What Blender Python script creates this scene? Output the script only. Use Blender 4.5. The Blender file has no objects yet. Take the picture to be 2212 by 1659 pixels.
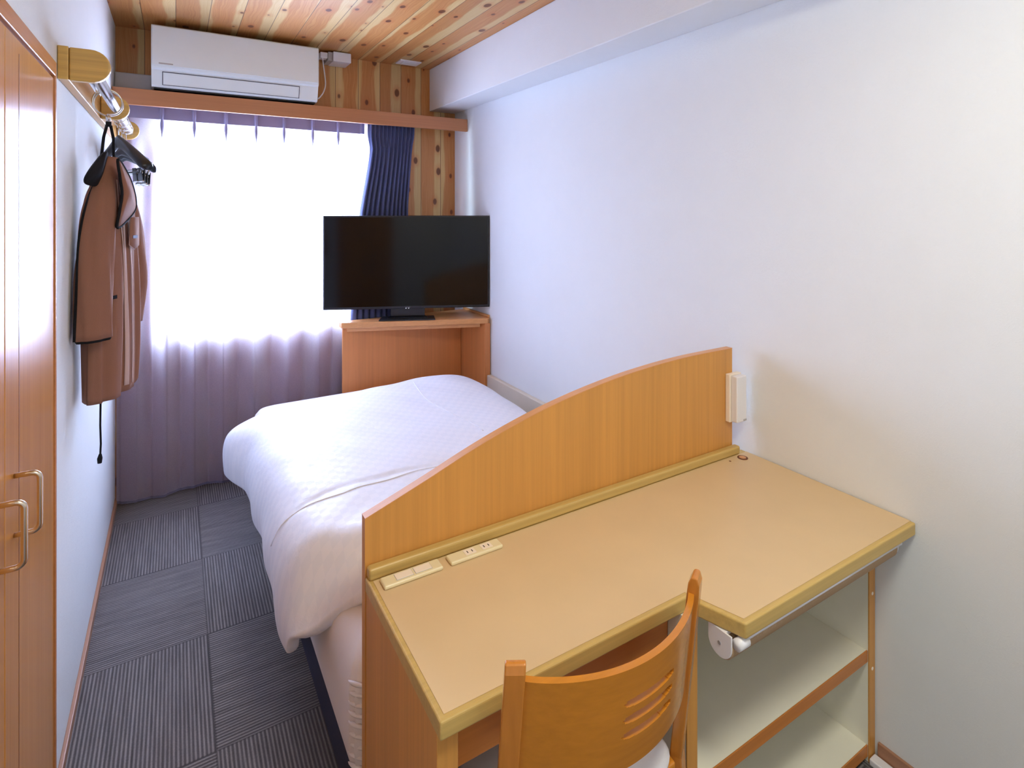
import bpy, bmesh, math, random
from mathutils import Vector, Matrix, noise as mnoise
random.seed(7)
PI = math.pi
scn = bpy.context.scene
COL = scn.collection

# ---------------------------------------------------------------- helpers
def obj(name, bm, mat, parent=None, smooth=False, bevel=0, seg=2, sub=0, solid=None):
    me = bpy.data.meshes.new(name)
    bmesh.ops.recalc_face_normals(bm, faces=bm.faces[:])
    bm.to_mesh(me); bm.free()
    if smooth:
        for p in me.polygons: p.use_smooth = True
    o = bpy.data.objects.new(name, me)
    COL.objects.link(o)
    if mat: me.materials.append(mat)
    if solid is not None:
        m = o.modifiers.new('solid', 'SOLIDIFY'); m.thickness = solid[0]; m.offset = solid[1]
    if bevel:
        m = o.modifiers.new('bevel', 'BEVEL'); m.width = bevel; m.segments = seg
        m.limit_method = 'ANGLE'; m.angle_limit = math.radians(40)
        m.harden_normals = False
    if sub:
        m = o.modifiers.new('sub', 'SUBSURF'); m.levels = sub; m.render_levels = sub
    if parent is not None: attach(o, parent)
    return o

def world_mat(o):
    m = o.matrix_basis.copy()
    if o.parent is not None:
        m = world_mat(o.parent) @ o.matrix_parent_inverse @ m
    return m

def attach(o, parent):
    o.parent = parent
    o.matrix_parent_inverse = world_mat(parent).inverted()

def tag(o, label, cat, group=None):
    o['label'] = label; o['category'] = cat
    if group: o['group'] = group
    return o

def thing(name, label, cat, loc, group=None):
    o = bpy.data.objects.new(name, None)
    o.empty_display_size = .05
    COL.objects.link(o); o.location = loc
    return tag(o, label, cat, group)

def struct(name, bm, mat, **k):
    o = obj(name, bm, mat, **k); o['kind'] = 'structure'; return o

def BM(): return bmesh.new()

def box(bm, x0, x1, y0, y1, z0, z1):
    v = [bm.verts.new(p) for p in [(x0,y0,z0),(x1,y0,z0),(x1,y1,z0),(x0,y1,z0),(x0,y0,z1),(x1,y0,z1),(x1,y1,z1),(x0,y1,z1)]]
    for f in [(0,3,2,1),(4,5,6,7),(0,1,5,4),(1,2,6,5),(2,3,7,6),(3,0,4,7)]:
        bm.faces.new([v[i] for i in f])
    return bm

def prism(bm, pts, vec):
    """closed polygon of 3d points swept along vec"""
    a = [bm.verts.new(p) for p in pts]
    b = [bm.verts.new(Vector(p) + Vector(vec)) for p in pts]
    n = len(pts)
    bm.faces.new(a[::-1]); bm.faces.new(b)
    for i in range(n):
        bm.faces.new([a[i], a[(i+1) % n], b[(i+1) % n], b[i]])
    return bm

def tube(bm, pts, r, seg=10, closed=False, caps=True):
    pts = [Vector(p) for p in pts]
    n = len(pts); rings = []
    up = None
    for i, p in enumerate(pts):
        if closed: t = pts[(i+1) % n] - pts[i-1]
        elif i == 0: t = pts[1] - pts[0]
        elif i == n-1: t = pts[-1] - pts[-2]
        else: t = pts[i+1] - pts[i-1]
        t.normalize()
        if up is None:
            up = Vector((0,0,1)) if abs(t.z) < .9 else Vector((1,0,0))
        a = t.cross(up)
        if a.length < 1e-5: a = t.cross(Vector((0,1,0)))
        a.normalize(); b = a.cross(t); b.normalize(); up = b
        rr = r[i] if isinstance(r, (list, tuple)) else r
        rings.append([bm.verts.new(p + a*math.cos(2*PI*k/seg)*rr + b*math.sin(2*PI*k/seg)*rr) for k in range(seg)])
    m = n if closed else n-1
    for i in range(m):
        A, B = rings[i], rings[(i+1) % n]
        for k in range(seg):
            bm.faces.new([A[k], A[(k+1) % seg], B[(k+1) % seg], B[k]])
    if caps and not closed:
        bm.faces.new(rings[0][::-1]); bm.faces.new(rings[-1])
    return bm

def loft(bm, rings, closed=True, caps=False):
    R = [[bm.verts.new(p) for p in r] for r in rings]
    n = len(R[0])
    for i in range(len(R)-1):
        for k in range(n if closed else n-1):
            bm.faces.new([R[i][k], R[i][(k+1) % n], R[i+1][(k+1) % n], R[i+1][k]])
    if caps:
        bm.faces.new(R[0][::-1]); bm.faces.new(R[-1])
    return bm

def grid(bm, nu, nv, f, skip=None):
    V = [[bm.verts.new(f(i/nu, j/nv)) for j in range(nv+1)] for i in range(nu+1)]
    for i in range(nu):
        for j in range(nv):
            if skip and skip((i+.5)/nu, (j+.5)/nv): continue
            bm.faces.new([V[i][j], V[i+1][j], V[i+1][j+1], V[i][j+1]])
    return bm

def lerp_table(tab, x):
    """piecewise smooth interpolation of (x, y...) rows"""
    if x <= tab[0][0]: return tab[0][1:]
    if x >= tab[-1][0]: return tab[-1][1:]
    for i in range(len(tab)-1):
        a, b = tab[i], tab[i+1]
        if a[0] <= x <= b[0]:
            t = (x-a[0])/(b[0]-a[0])
            p = tab[i-1] if i > 0 else a
            q = tab[i+2] if i+2 < len(tab) else b
            out = []
            for k in range(1, len(a)):
                m0 = (b[k]-p[k])/max(1e-6, (b[0]-p[0]))*(b[0]-a[0])
                m1 = (q[k]-a[k])/max(1e-6, (q[0]-a[0]))*(b[0]-a[0])
                out.append((2*t**3-3*t*t+1)*a[k] + (t**3-2*t*t+t)*m0 + (-2*t**3+3*t*t)*b[k] + (t**3-t*t)*m1)
            return tuple(out)

def sm(a, b, x):
    t = min(1, max(0, (x-a)/(b-a))); return t*t*(3-2*t)

def arc(c, r, a0, a1, n, fx):
    return [fx(c, r*math.cos(a0+(a1-a0)*i/n), r*math.sin(a0+(a1-a0)*i/n)) for i in range(n+1)]

# ---------------------------------------------------------------- materials
def srgb(r, g, b):
    def f(c):
        c /= 255
        return c/12.92 if c <= .04045 else ((c+.055)/1.055)**2.4
    return (f(r), f(g), f(b), 1)

class N:
    def __init__(s, name):
        s.m = bpy.data.materials.new(name); s.m.use_nodes = True
        s.t = s.m.node_tree; s.t.nodes.clear()
        s.out = s.t.nodes.new('ShaderNodeOutputMaterial')
    def n(s, kind, **k):
        q = s.t.nodes.new(kind)
        for a, v in k.items():
            setattr(q, a, v)
        return q
    def l(s, a, b): s.t.links.new(a, b)
    def inp(s, sock, v):
        if isinstance(v, bpy.types.NodeSocket): s.l(v, sock)
        else: sock.default_value = v
    def coord(s, scale=(1,1,1)):
        c = s.n('ShaderNodeTexCoord'); m = s.n('ShaderNodeMapping'); m.inputs['Scale'].default_value = scale
        s.l(c.outputs['Object'], m.inputs[0]); return m.outputs[0]
    def math(s, op, a, b=0.0, c=0.0):
        q = s.n('ShaderNodeMath', operation=op)
        s.inp(q.inputs[0], a); s.inp(q.inputs[1], b)
        if op in ('MULTIPLY_ADD', 'SMOOTH_MIN'): s.inp(q.inputs[2], c)
        return q.outputs[0]
    def noise(s, vec, scale=5, detail=2, rough=.5, dist=0):
        q = s.n('ShaderNodeTexNoise'); s.l(vec, q.inputs['Vector'])
        q.inputs['Scale'].default_value = scale; q.inputs['Detail'].default_value = detail
        q.inputs['Roughness'].default_value = rough; q.inputs['Distortion'].default_value = dist
        return q.outputs['Fac']
    def ramp(s, f, stops):
        q = s.n('ShaderNodeValToRGB'); s.l(f, q.inputs[0])
        e = q.color_ramp.elements
        while len(e) < len(stops): e.new(.5)
        for i, (p, c) in enumerate(stops):
            e[i].position = p; e[i].color = c if isinstance(c, tuple) else (c, c, c, 1)
        return q.outputs[0]
    def mix(s, f, a, b, mode='MIX'):
        q = s.n('ShaderNodeMix', data_type='RGBA', blend_type=mode)
        s.inp(q.inputs[0], f); s.inp(q.inputs[6], a); s.inp(q.inputs[7], b)
        return q.outputs[2]
    def bump(s, h, strength=.2, dist=.01):
        q = s.n('ShaderNodeBump'); q.inputs['Strength'].default_value = strength
        q.inputs['Distance'].default_value = dist; s.l(h, q.inputs['Height']); return q.outputs[0]
    def pbr(s, color, rough=.5, metal=0, normal=None, spec=.5, coat=0, sheen=0, emit=None, estr=0):
        q = s.n('ShaderNodeBsdfPrincipled')
        s.inp(q.inputs['Base Color'], color); s.inp(q.inputs['Roughness'], rough)
        q.inputs['Metallic'].default_value = metal
        q.inputs['Specular IOR Level'].default_value = spec
        q.inputs['Coat Weight'].default_value = coat; q.inputs['Coat Roughness'].default_value = .12
        q.inputs['Sheen Weight'].default_value = sheen
        if normal is not None: s.l(normal, q.inputs['Normal'])
        if emit: q.inputs['Emission Color'].default_value = emit; q.inputs['Emission Strength'].default_value = estr
        s.l(q.outputs[0], s.out.inputs[0]); return s.m

def plain(name, c, rough=.5, metal=0, noise_amt=.06, scale=40, bumpv=0, **k):
    m = N(name); v = m.coord(); f = m.noise(v, scale, 3)
    c2 = tuple(x*(1-noise_amt*2) for x in c[:3]) + (1,)
    col = m.mix(f, c, c2)
    nm = m.bump(f, bumpv, .004) if bumpv else None
    return m.pbr(col, rough, metal, nm, **k)

def laminate(name, c, axis='z', rough=.35, amt=.25, coat=0, scale=1, bumpv=.03):
    """fine straight wood grain running along axis"""
    m = N(name)
    sc = {'z': (90,90,1.6), 'x': (1.6,90,90), 'y': (90,1.6,90)}[axis]
    sc = tuple(a*scale for a in sc)
    v = m.coord(sc); f = m.noise(v, 1.0, 4, .6)
    v2 = m.coord(tuple(a*.12 for a in sc)); g = m.noise(v2, 1.0, 2, .5)
    h = m.math('ADD', m.math('MULTIPLY', f, .6), m.math('MULTIPLY', g, .4))
    d = tuple(x*(1-amt) for x in c[:3]) + (1,); e = tuple(min(1, x*(1+amt*.5)) for x in c[:3]) + (1,)
    col = m.ramp(h, [(.32, d), (.68, e)])
    return m.pbr(col, rough, 0, m.bump(f, bumpv, .002), coat=coat)

def planks(name, across, along, width=.14, off=0.0, tint=1.0):
    """knotty cedar boarding with pale sapwood bands"""
    m = N(name)
    tc = m.n('ShaderNodeTexCoord'); sp = m.n('ShaderNodeSeparateXYZ'); m.l(tc.outputs['Object'], sp.inputs[0])
    A = sp.outputs['XYZ'.index(across)]; L = sp.outputs['XYZ'.index(along)]
    a = m.math('DIVIDE', m.math('ADD', A, off), width)
    idx = m.math('FLOOR', a); fr = m.math('FRACT', a)
    wn = m.n('ShaderNodeTexWhiteNoise', noise_dimensions='1D'); m.l(idx, wn.inputs['W'])
    rnd = wn.outputs['Value']
    wn2 = m.n('ShaderNodeTexWhiteNoise', noise_dimensions='1D'); m.l(m.math('ADD', idx, 37.3), wn2.inputs['W'])
    rnd2 = wn2.outputs['Value']
    Lr = m.math('MULTIPLY_ADD', rnd, 13.7, L)
    def vec(x, y, z=0.0):
        q = m.n('ShaderNodeCombineXYZ'); m.inp(q.inputs[0], x); m.inp(q.inputs[1], y); m.inp(q.inputs[2], z); return q.outputs[0]
    # sapwood boundary wanders along the board
    wob = m.noise(vec(m.math('MULTIPLY', Lr, 2.0), m.math('MULTIPLY', idx, 5.1)), 1.0, 2, .5)
    cen = m.math('ADD', m.math('MULTIPLY_ADD', rnd2, .5, .22), m.math('MULTIPLY_ADD', wob, .34, -.17))
    dist = m.math('ABSOLUTE', m.math('SUBTRACT', fr, cen))
    wob2 = m.noise(vec(m.math('MULTIPLY', Lr, 2.6), m.math('MULTIPLY', idx, 3.3), 4.0), 1.0, 2, .5)
    half = m.math('MULTIPLY_ADD', wob2, .42, .13)
    sap = m.n('ShaderNodeMapRange', interpolation_type='SMOOTHSTEP')
    m.l(m.math('SUBTRACT', dist, half), sap.inputs[0])
    sap.inputs[1].default_value = -.03; sap.inputs[2].default_value = .06
    # grain
    wp = m.noise(vec(m.math('MULTIPLY', Lr, 5), m.math('MULTIPLY', a, 2.2)), 1.0, 2, .5)
    gx = m.math('ADD', m.math('MULTIPLY', a, 1.0), m.math('MULTIPLY', wp, .35))
    g = m.noise(vec(m.math('MULTIPLY', gx, 26), m.math('MULTIPLY', Lr, 1.5), idx), 1.0, 3, .6)
    heart = m.ramp(g, [(.3, srgb(200*tint,130*tint,66*tint)), (.55, srgb(216*tint,150*tint,84*tint)), (.75, srgb(224*tint,164*tint,98*tint))])
    sapc = m.ramp(g, [(.3, srgb(226*tint,184*tint,116*tint)), (.7, srgb(238*tint,204*tint,142*tint))])
    col = m.mix(sap.outputs[0], heart, sapc)
    bt = m.math('MULTIPLY_ADD', rnd, .22, .86)
    gm = m.n('ShaderNodeVectorMath', operation='SCALE'); m.l(col, gm.inputs[0]); m.l(bt, gm.inputs['Scale'])
    col = gm.outputs[0]
    # knots
    vo = m.n('ShaderNodeTexVoronoi', feature='F1', voronoi_dimensions='2D'); vo.inputs['Scale'].default_value = 1.0
    m.l(vec(m.math('MULTIPLY', a, .95), m.math('MULTIPLY', Lr, 4.2), 0.0), vo.inputs['Vector'])
    vo.inputs['Randomness'].default_value = .85
    sc = m.n('ShaderNodeSeparateColor'); m.l(vo.outputs['Color'], sc.inputs[0])
    siz = m.math('MULTIPLY_ADD', sc.outputs[0], .085, .0)
    kd = m.math('SUBTRACT', vo.outputs['Distance'], siz)
    km = m.n('ShaderNodeMapRange', interpolation_type='SMOOTHSTEP'); m.l(kd, km.inputs[0])
    km.inputs[1].default_value = .05; km.inputs[2].default_value = .0
    ring = m.n('ShaderNodeMapRange', interpolation_type='SMOOTHSTEP'); m.l(kd, ring.inputs[0])
    ring.inputs[1].default_value = .22; ring.inputs[2].default_value = .0
    col = m.mix(m.math('MULTIPLY', ring.outputs[0], .4), col, srgb(190,105,50))
    col = m.mix(m.math('MULTIPLY', km.outputs[0], .85), col, srgb(92,42,22))
    # board joints
    ed = m.math('MINIMUM', fr, m.math('SUBTRACT', 1.0, fr))
    em = m.math('LESS_THAN', ed, .012)
    col = m.mix(m.math('MULTIPLY', em, .75), col, srgb(70,32,14))
    return m.pbr(col, .42, 0, m.bump(m.math('SUBTRACT', g, m.math('MULTIPLY', em, 3)), .08, .003))

def carpet():
    m = N('carpet_tiles')
    tc = m.n('ShaderNodeTexCoord'); sp = m.n('ShaderNodeSeparateXYZ'); m.l(tc.outputs['Object'], sp.inputs[0])
    x = m.math('DIVIDE', m.math('ADD', sp.outputs[0], 9.903), .5); y = m.math('DIVIDE', m.math('ADD', sp.outputs[1], 9.25), .5)
    ix, iy = m.math('FLOOR', x), m.math('FLOOR', y); fx, fy = m.math('FRACT', x), m.math('FRACT', y)
    par = m.math('MODULO', m.math('ADD', ix, iy), 2.0)
    wn = m.n('ShaderNodeTexWhiteNoise', noise_dimensions='2D')
    cv = m.n('ShaderNodeCombineXYZ'); m.l(ix, cv.inputs[0]); m.l(iy, cv.inputs[1]); m.l(cv.outputs[0], wn.inputs['Vector'])
    def vec(p, q, r=0.0):
        c = m.n('ShaderNodeCombineXYZ'); m.inp(c.inputs[0], p); m.inp(c.inputs[1], q); m.inp(c.inputs[2], r); return c.outputs[0]
    across = m.n('ShaderNodeMix', data_type='FLOAT'); m.l(par, across.inputs[0]); m.l(fy, across.inputs[2]); m.l(fx, across.inputs[3])
    along = m.n('ShaderNodeMix', data_type='FLOAT'); m.l(par, along.inputs[0]); m.l(fx, along.inputs[2]); m.l(fy, along.inputs[3])
    ac, al = across.outputs[0], along.outputs[0]
    st = m.math('SINE', m.math('MULTIPLY', ac, 2*PI*48))
    rn = m.noise(vec(m.math('MULTIPLY', ac, 40), m.math('MULTIPLY', al, 3), wn.outputs['Value']), 1.0, 3, .7)
    fuzz = m.noise(vec(m.math('MULTIPLY', ac, 120), m.math('MULTIPLY', al, 90)), 1.0, 2, .7)
    h = m.math('ADD', m.math('MULTIPLY_ADD', st, .15, .26), m.math('ADD', m.math('MULTIPLY', rn, .36), m.math('MULTIPLY', fuzz, .18)))
    col = m.ramp(h, [(.28, srgb(42,40,44)), (.50, srgb(86,82,84)), (.72, srgb(142,136,134))])
    big = m.noise(vec(m.math('MULTIPLY', ac, 9), m.math('MULTIPLY', al, .6), 3.0), 1.0, 2, .5)
    col = m.mix(m.math('MULTIPLY', big, .35), col, srgb(102,92,86))
    ed = m.math('MINIMUM', m.math('MINIMUM', fx, m.math('SUBTRACT', 1.0, fx)), m.math('MINIMUM', fy, m.math('SUBTRACT', 1.0, fy)))
    em = m.math('LESS_THAN', ed, .006)
    col = m.mix(m.math('MULTIPLY', em, .5), col, srgb(45,42,44))
    return m.pbr(col, .95, 0, m.bump(h, .5, .004), spec=.1, sheen=.2)

def wallpaper(name, c):
    m = N(name)
    v = m.coord(); a = m.noise(v, 26, 5, .62, 2.2); b = m.noise(v, 140, 2, .6)
    cr = m.ramp(a, [(.47, 0.0), (.5, 1.0), (.53, 0.0)])
    h = m.math('ADD', m.math('MULTIPLY', b, .35), m.math('MULTIPLY', cr, .55))
    c2 = tuple(x*.965 for x in c[:3]) + (1,)
    col = m.mix(m.noise(v, 12, 4, .6), c, c2)
    return m.pbr(col, .8, 0, m.bump(h, .22, .004), spec=.25)

def fabric(name, c, rough=.9, scale=400, amt=.15, bumpv=.15, sheen=.0, dist=.002):
    m = N(name); v = m.coord((1,1,1)); w = m.noise(v, scale, 2, .5); b = m.noise(v, 14, 3, .6)
    d = tuple(x*(1-amt) for x in c[:3]) + (1,)
    col = m.mix(m.math('ADD', m.math('MULTIPLY', w, .5), m.math('MULTIPLY', b, .5)), c, d)
    return m.pbr(col, rough, 0, m.bump(m.math('ADD', w, m.math('MULTIPLY', b, 2)), bumpv, dist), spec=.2, sheen=sheen)

def sheer_mat():
    m = N('sheer_fabric')
    v = m.coord((1,1,1)); w = m.noise(m.coord((260,260,260)), 1, 2, .5)
    col = m.mix(w, srgb(205,198,222), srgb(178,172,198))
    tr = m.n('ShaderNodeBsdfTransparent'); tr.inputs[0].default_value = (.97,.97,1,1)
    tl = m.n('ShaderNodeBsdfTranslucent'); m.l(col, tl.inputs[0])
    df = m.n('ShaderNodeBsdfDiffuse'); m.l(col, df.inputs[0])
    m1 = m.n('ShaderNodeMixShader'); m1.inputs[0].default_value = .42; m.l(tl.outputs[0], m1.inputs[1]); m.l(df.outputs[0], m1.inputs[2])
    m2 = m.n('ShaderNodeMixShader'); m2.inputs[0].default_value = .80; m.l(tr.outputs[0], m2.inputs[1]); m.l(m1.outputs[0], m2.inputs[2])
    m.l(m2.outputs[0], m.out.inputs[0]); return m.m

def duvet_mat():
    m = N('duvet_sateen')
    tc = m.n('ShaderNodeTexCoord'); sp = m.n('ShaderNodeSeparateXYZ'); m.l(tc.outputs['Object'], sp.inputs[0])
    sx = m.math('GREATER_THAN', m.math('SINE', m.math('MULTIPLY', sp.outputs[0], 2*PI/.05)), 0.0)
    sy = m.math('GREATER_THAN', m.math('SINE', m.math('MULTIPLY', sp.outputs[1], 2*PI/.05)), 0.0)
    ck = m.math('ABSOLUTE', m.math('SUBTRACT', sx, sy))
    col = m.mix(ck, srgb(232,231,240), srgb(228,228,238))
    rough = m.math('MULTIPLY_ADD', ck, .10, .46)
    v = m.coord(); b = m.noise(v, 16, 4, .6, .4)
    return m.pbr(col, rough, 0, m.bump(b, .10, .02), spec=.4, sheen=.1)

M = {}
M['wall'] = wallpaper('white_wallpaper', srgb(229,232,234))
M['cedar_wall'] = planks('cedar_wall_boards', 'X', 'Z', .14, 9.94, .90)
M['cedar_ceiling'] = planks('cedar_ceiling_boards', 'X', 'Y', .14, 9.94, .89)
M['carpet'] = carpet()
M['desk_wood'] = laminate('orange_beech_laminate', srgb(208,148,74), 'z', .38, .16)
M['desk_wood_x'] = laminate('orange_beech_laminate_cross', srgb(200,126,60), 'x', .38, .16)
M['desk_top'] = plain('beige_laminate', srgb(219,190,146), .4, 0, .05, 9)
M['desk_edge'] = laminate('olive_oak_edge', srgb(200,168,98), 'x', .4, .2)
M['cab_wood'] = laminate('red_brown_laminate', srgb(210,136,78), 'z', .4, .14)
M['cab_wood_x'] = laminate('tan_laminate', srgb(214,152,96), 'x', .36, .14)
M['pelmet_wood'] = laminate('brown_pelmet_wood', srgb(182,122,80), 'x', .4, .14)
M['door_wood'] = laminate('glossy_orange_door_wood', srgb(206,140,66), 'z', .22, .14, coat=.0, bumpv=.0)
M['frame_wood'] = laminate('door_frame_wood', srgb(200,132,80), 'y', .25, .16)
M['base_wood'] = laminate('muted_brown_baseboard', srgb(168,122,94), 'y', .4, .12)
M['groove'] = plain('dark_groove', srgb(110,60,34), .6)
M['rail_wood'] = laminate('yellow_oak', srgb(214,172,92), 'x', .35, .28, scale=1.2)
M['rail_wood_y'] = laminate('yellow_oak_backboard', srgb(200,150,78), 'y', .35, .28)
M['chair_wood'] = laminate('honey_stained_wood', srgb(198,126,36), 'x', .25, .14, coat=.25)
M['chair_wood_z'] = laminate('honey_stained_wood_upright', srgb(196,124,48), 'z', .25, .14, coat=.25)
M['cream'] = plain('cream_laminate', srgb(238,234,216), .5, 0, .04, 14)
M['cream_board'] = plain('cream_painted_board', srgb(220,208,188), .5, 0, .05, 10)
M['white_plastic'] = plain('white_plastic', srgb(232,231,236), .35, 0, .02, 30)
M['ac_white'] = plain('off_white_plastic', srgb(234,243,247), .3, 0, .02, 10)
M['grey_plastic'] = plain('grey_plastic', srgb(175,172,170), .45, 0, .03, 30)
M['ivory'] = plain('ivory_plastic', srgb(232,218,176), .35, 0, .03, 30)
M['socket_white'] = plain('pale_socket_plastic', srgb(245,232,214), .35, 0, .03, 30)
M['dark'] = plain('dark_slot_and_shade', srgb(30,28,30), .6)
M['seam'] = plain('dark_seam_line', srgb(70,72,92), .6)
M['chrome'] = plain('brushed_chrome', srgb(215,213,212), .22, 1, .05, 60)
M['satin'] = plain('satin_nickel', srgb(225,210,190), .25, 1, .05, 60)
M['alu'] = plain('aluminium', srgb(205,205,210), .35, 1, .05, 60)
M['tv_body'] = plain('black_tv_plastic', srgb(22,24,32), .35, 0, .05, 60)
M['tv_screen'] = plain('glossy_black_screen', srgb(6,7,11), .10, 0, .02, 10, spec=.35)
M['led'] = N('small_indicator_light').pbr(srgb(200,200,205), .4, emit=srgb(220,220,230), estr=.6)
M['logo_grey'] = plain('grey_lettering', srgb(178,176,176), .5)
M['tv_logo'] = plain('dim_lettering', srgb(98,98,112), .5)
M['navy'] = fabric('navy_curtain', srgb(88,96,138), .85, 300, .2, .2, sheen=.1)
M['sheer'] = sheer_mat()
M['duvet'] = duvet_mat()
M['sheet'] = fabric('white_sheet', srgb(230,226,228), .8, 200, .03, .12)
M['seamthread'] = fabric('raised_duvet_seam', srgb(240,240,248), .8, 200, .03, .12)
M['base_fabric'] = fabric('charcoal_bed_base', srgb(62,62,80), .9, 300, .2, .2)
M['jacket'] = fabric('brown_coat_cloth', srgb(150,106,86), .85, 500, .15, .25)
M['jacket_dark'] = fabric('black_lining', srgb(26,25,30), .8, 300, .2, .2)
M['piping_highlight'] = fabric('pale_highlight_piping', srgb(206,176,168), .7, 300, .05, .1)  # highlight tone for the coat front, shared with the chest pocket edge
M['hanger_black'] = plain('black_hanger_plastic', srgb(28,30,38), .28, 0, .04, 30)
M['cushion'] = fabric('white_cushion', srgb(224,222,226), .85, 200, .04, .15)
M['paper'] = plain('white_paper_tag', srgb(232,232,236), .6)
M['emblem'] = plain('navy_emblem', srgb(52,50,96), .6)
M['glow'] = N('ribbed_diffuser').pbr(srgb(176,146,112), .5)
gl = N('window_glass'); g1 = gl.n('ShaderNodeBsdfTransparent'); g2 = gl.n('ShaderNodeBsdfGlossy'); g2.inputs['Roughness'].default_value = .05
gm = gl.n('ShaderNodeMixShader'); gm.inputs[0].default_value = .05; g1.inputs[0].default_value = (.97,.98,1,1)
gl.l(g1.outputs[0], gm.inputs[1]); gl.l(g2.outputs[0], gm.inputs[2]); gl.l(gm.outputs[0], gl.out.inputs[0]); M['glass'] = gl.m

# ---------------------------------------------------------------- room
XL, XR, YB, YF, H = -.266, 1.647, 3.50, -.75, 2.447
BX, BZ = 1.459, 2.166
WX0, WX1, WZ0, WZ1 = -.075, 1.06, .84, 1.985
struct('floor', box(BM(), XL-.1, XR+.1, YF-.1, YB+.15, -.05, 0), M['carpet'])
struct('ceiling', box(BM(), XL-.1, XR+.1, YF-.1, YB+.15, H, H+.05), M['cedar_ceiling'])
struct('wall_left', box(BM(), XL-.1, XL, YF-.1, YB+.15, 0, H), M['wall'])
struct('wall_right', box(BM(), XR, XR+.1, YF-.1, YB+.15, 0, H), M['wall'])
struct('wall_front', box(BM(), XL, XR, YF-.1, YF, 0, H), M['wall'])
bm = BM()
box(bm, XL, WX0, YB, YB+.15, 0, H); box(bm, WX1, XR, YB, YB+.15, 0, H)
box(bm, WX0, WX1, YB, YB+.15, 0, WZ0); box(bm, WX0, WX1, YB, YB+.15, WZ1, H)
struct('wall_back', bm, M['cedar_wall'])
struct('trim_1', box(BM(), BX, XR, YF, YB, BZ, H), M['wall'], bevel=.004)      # boxed-in beam along the right wall
struct('baseboard_left', box(BM(), XL, XL+.011, 1.775, YB, 0, .034), M['base_wood'], bevel=.002)
struct('baseboard_right', box(BM(), XR-.009, XR, YF, .79, 0, .05), M['base_wood'], bevel=.002)
# window
w = bpy.data.objects.new('window_1', None); COL.objects.link(w); w.location = ((WX0+WX1)/2, YB+.08, WZ0); w['kind'] = 'structure'
bm = BM(); t = .035
box(bm, WX0, WX1, YB+.05, YB+.11, WZ0, WZ0+t); box(bm, WX0, WX1, YB+.05, YB+.11, WZ1-t, WZ1)
box(bm, WX0, WX0+t, YB+.05, YB+.11, WZ0+t, WZ1-t); box(bm, WX1-t, WX1, YB+.05, YB+.11, WZ0+t, WZ1-t)
o = obj('window_frame', bm, M['alu'], w, bevel=.003)
o = obj('window_sash', box(BM(), .52, .56, YB+.06, YB+.1, WZ0+t, WZ1-t), M['alu'], w, bevel=.003)
o = obj('window_pane', box(BM(), WX0+t, WX1-t, YB+.078, YB+.083, WZ0+t, WZ1-t), M['glass'], w)

# pelmet
obj_p = thing('curtain_pelmet', 'long brown wooden pelmet box spanning the window wall above the curtains', 'pelmet', (.69, 3.4, 2.02))
obj('front_board', box(BM(), XL+.002, XR-.002, 3.30, 3.32, 2.02, 2.10), M['pelmet_wood'], obj_p, bevel=.0015)
obj('top_board', box(BM(), XL+.002, XR-.002, 3.3205, 3.498, 2.083, 2.10), M['pelmet_wood'], obj_p, bevel=.0015)
obj('curtain_rail', box(BM(), XL+.01, 1.42, 3.38, 3.46, 2.068, 2.082), M['alu'], obj_p)

# ---------------------------------------------------------------- curtains
PL = [-.215, -.062, .085, .236, .387, .534, .693, .841, .985]
def sheer_f(u, v):
    x = -.258 + u*1.30; z = 2.064 - v*2.052
    d = sm(2.0, 1.7, z)
    low = sm(1.9, .6, z)
    y = 3.446 + .004*math.sin(x*9)
    for p in PL:
        s = .006 + .012*d + .012*low
        y -= (.018*(1-.85*d) + .008*low)*math.exp(-((x-p)/s)**2)*(1 if z < 1.98 else .5)
    y += (.015*d)*math.sin(2*PI*(x-.02)/.151 + 1.3*math.sin(x*5.2) + .3*math.sin(z*2))
    q_ = math.sin(2*PI*x/.150 + 2 + 1.3*math.sin(x*6)); y += low*.014*math.copysign(abs(q_)**.55, q_)
    y = min(y, 3.492)
    if v > .999: z += .006*math.sin(x*17)
    return (x, y, z)
sc = thing('sheer_curtain', 'pale lavender pleated sheer curtain covering the bright window down to the floor', 'curtain', (.4, 3.45, .012))
obj('curtain_panel', grid(BM(), 420, 60, sheer_f), M['sheer'], sc, smooth=True)
bm = BM()
def hem_f(u, v):
    x, y, z = sheer_f(u, 1.0); return (x, y-.0015, z + .012*(1-v))
obj('hem', grid(bm, 420, 1, hem_f), fabric('sheer_hem', srgb(120,114,134), .9), sc, smooth=True)

M['header'] = fabric('sheer_header_tape', srgb(150,146,176), .9)
def head_f(u, v):
    x, y, z = sheer_f(u*.97, 0.0); z = 2.058 - .083*v
    return (x, y-.004-.006*max(math.exp(-((x-p)/.006)**2) for p in PL), z)
obj('header_tape', grid(BM(), 400, 4, head_f), M['header'], sc, smooth=True)
for p in PL[1:-1]:
    b = BM()
    def tuck(u, v, p=p):
        z = 2.03 - .155*v
        w_ = .0075*(1-.45*math.exp(-((v-.33)/.10)**2))*(1-sm(.55, 1, v))+.0012
        a = PI*u
        return (p + w_*math.cos(a), 3.436 - .020*(1-.5*v)*math.sin(a), z)
    grid(b, 10, 20, tuck)
    obj('pinch_pleat', b, M['header'], sc, smooth=True)

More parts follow.
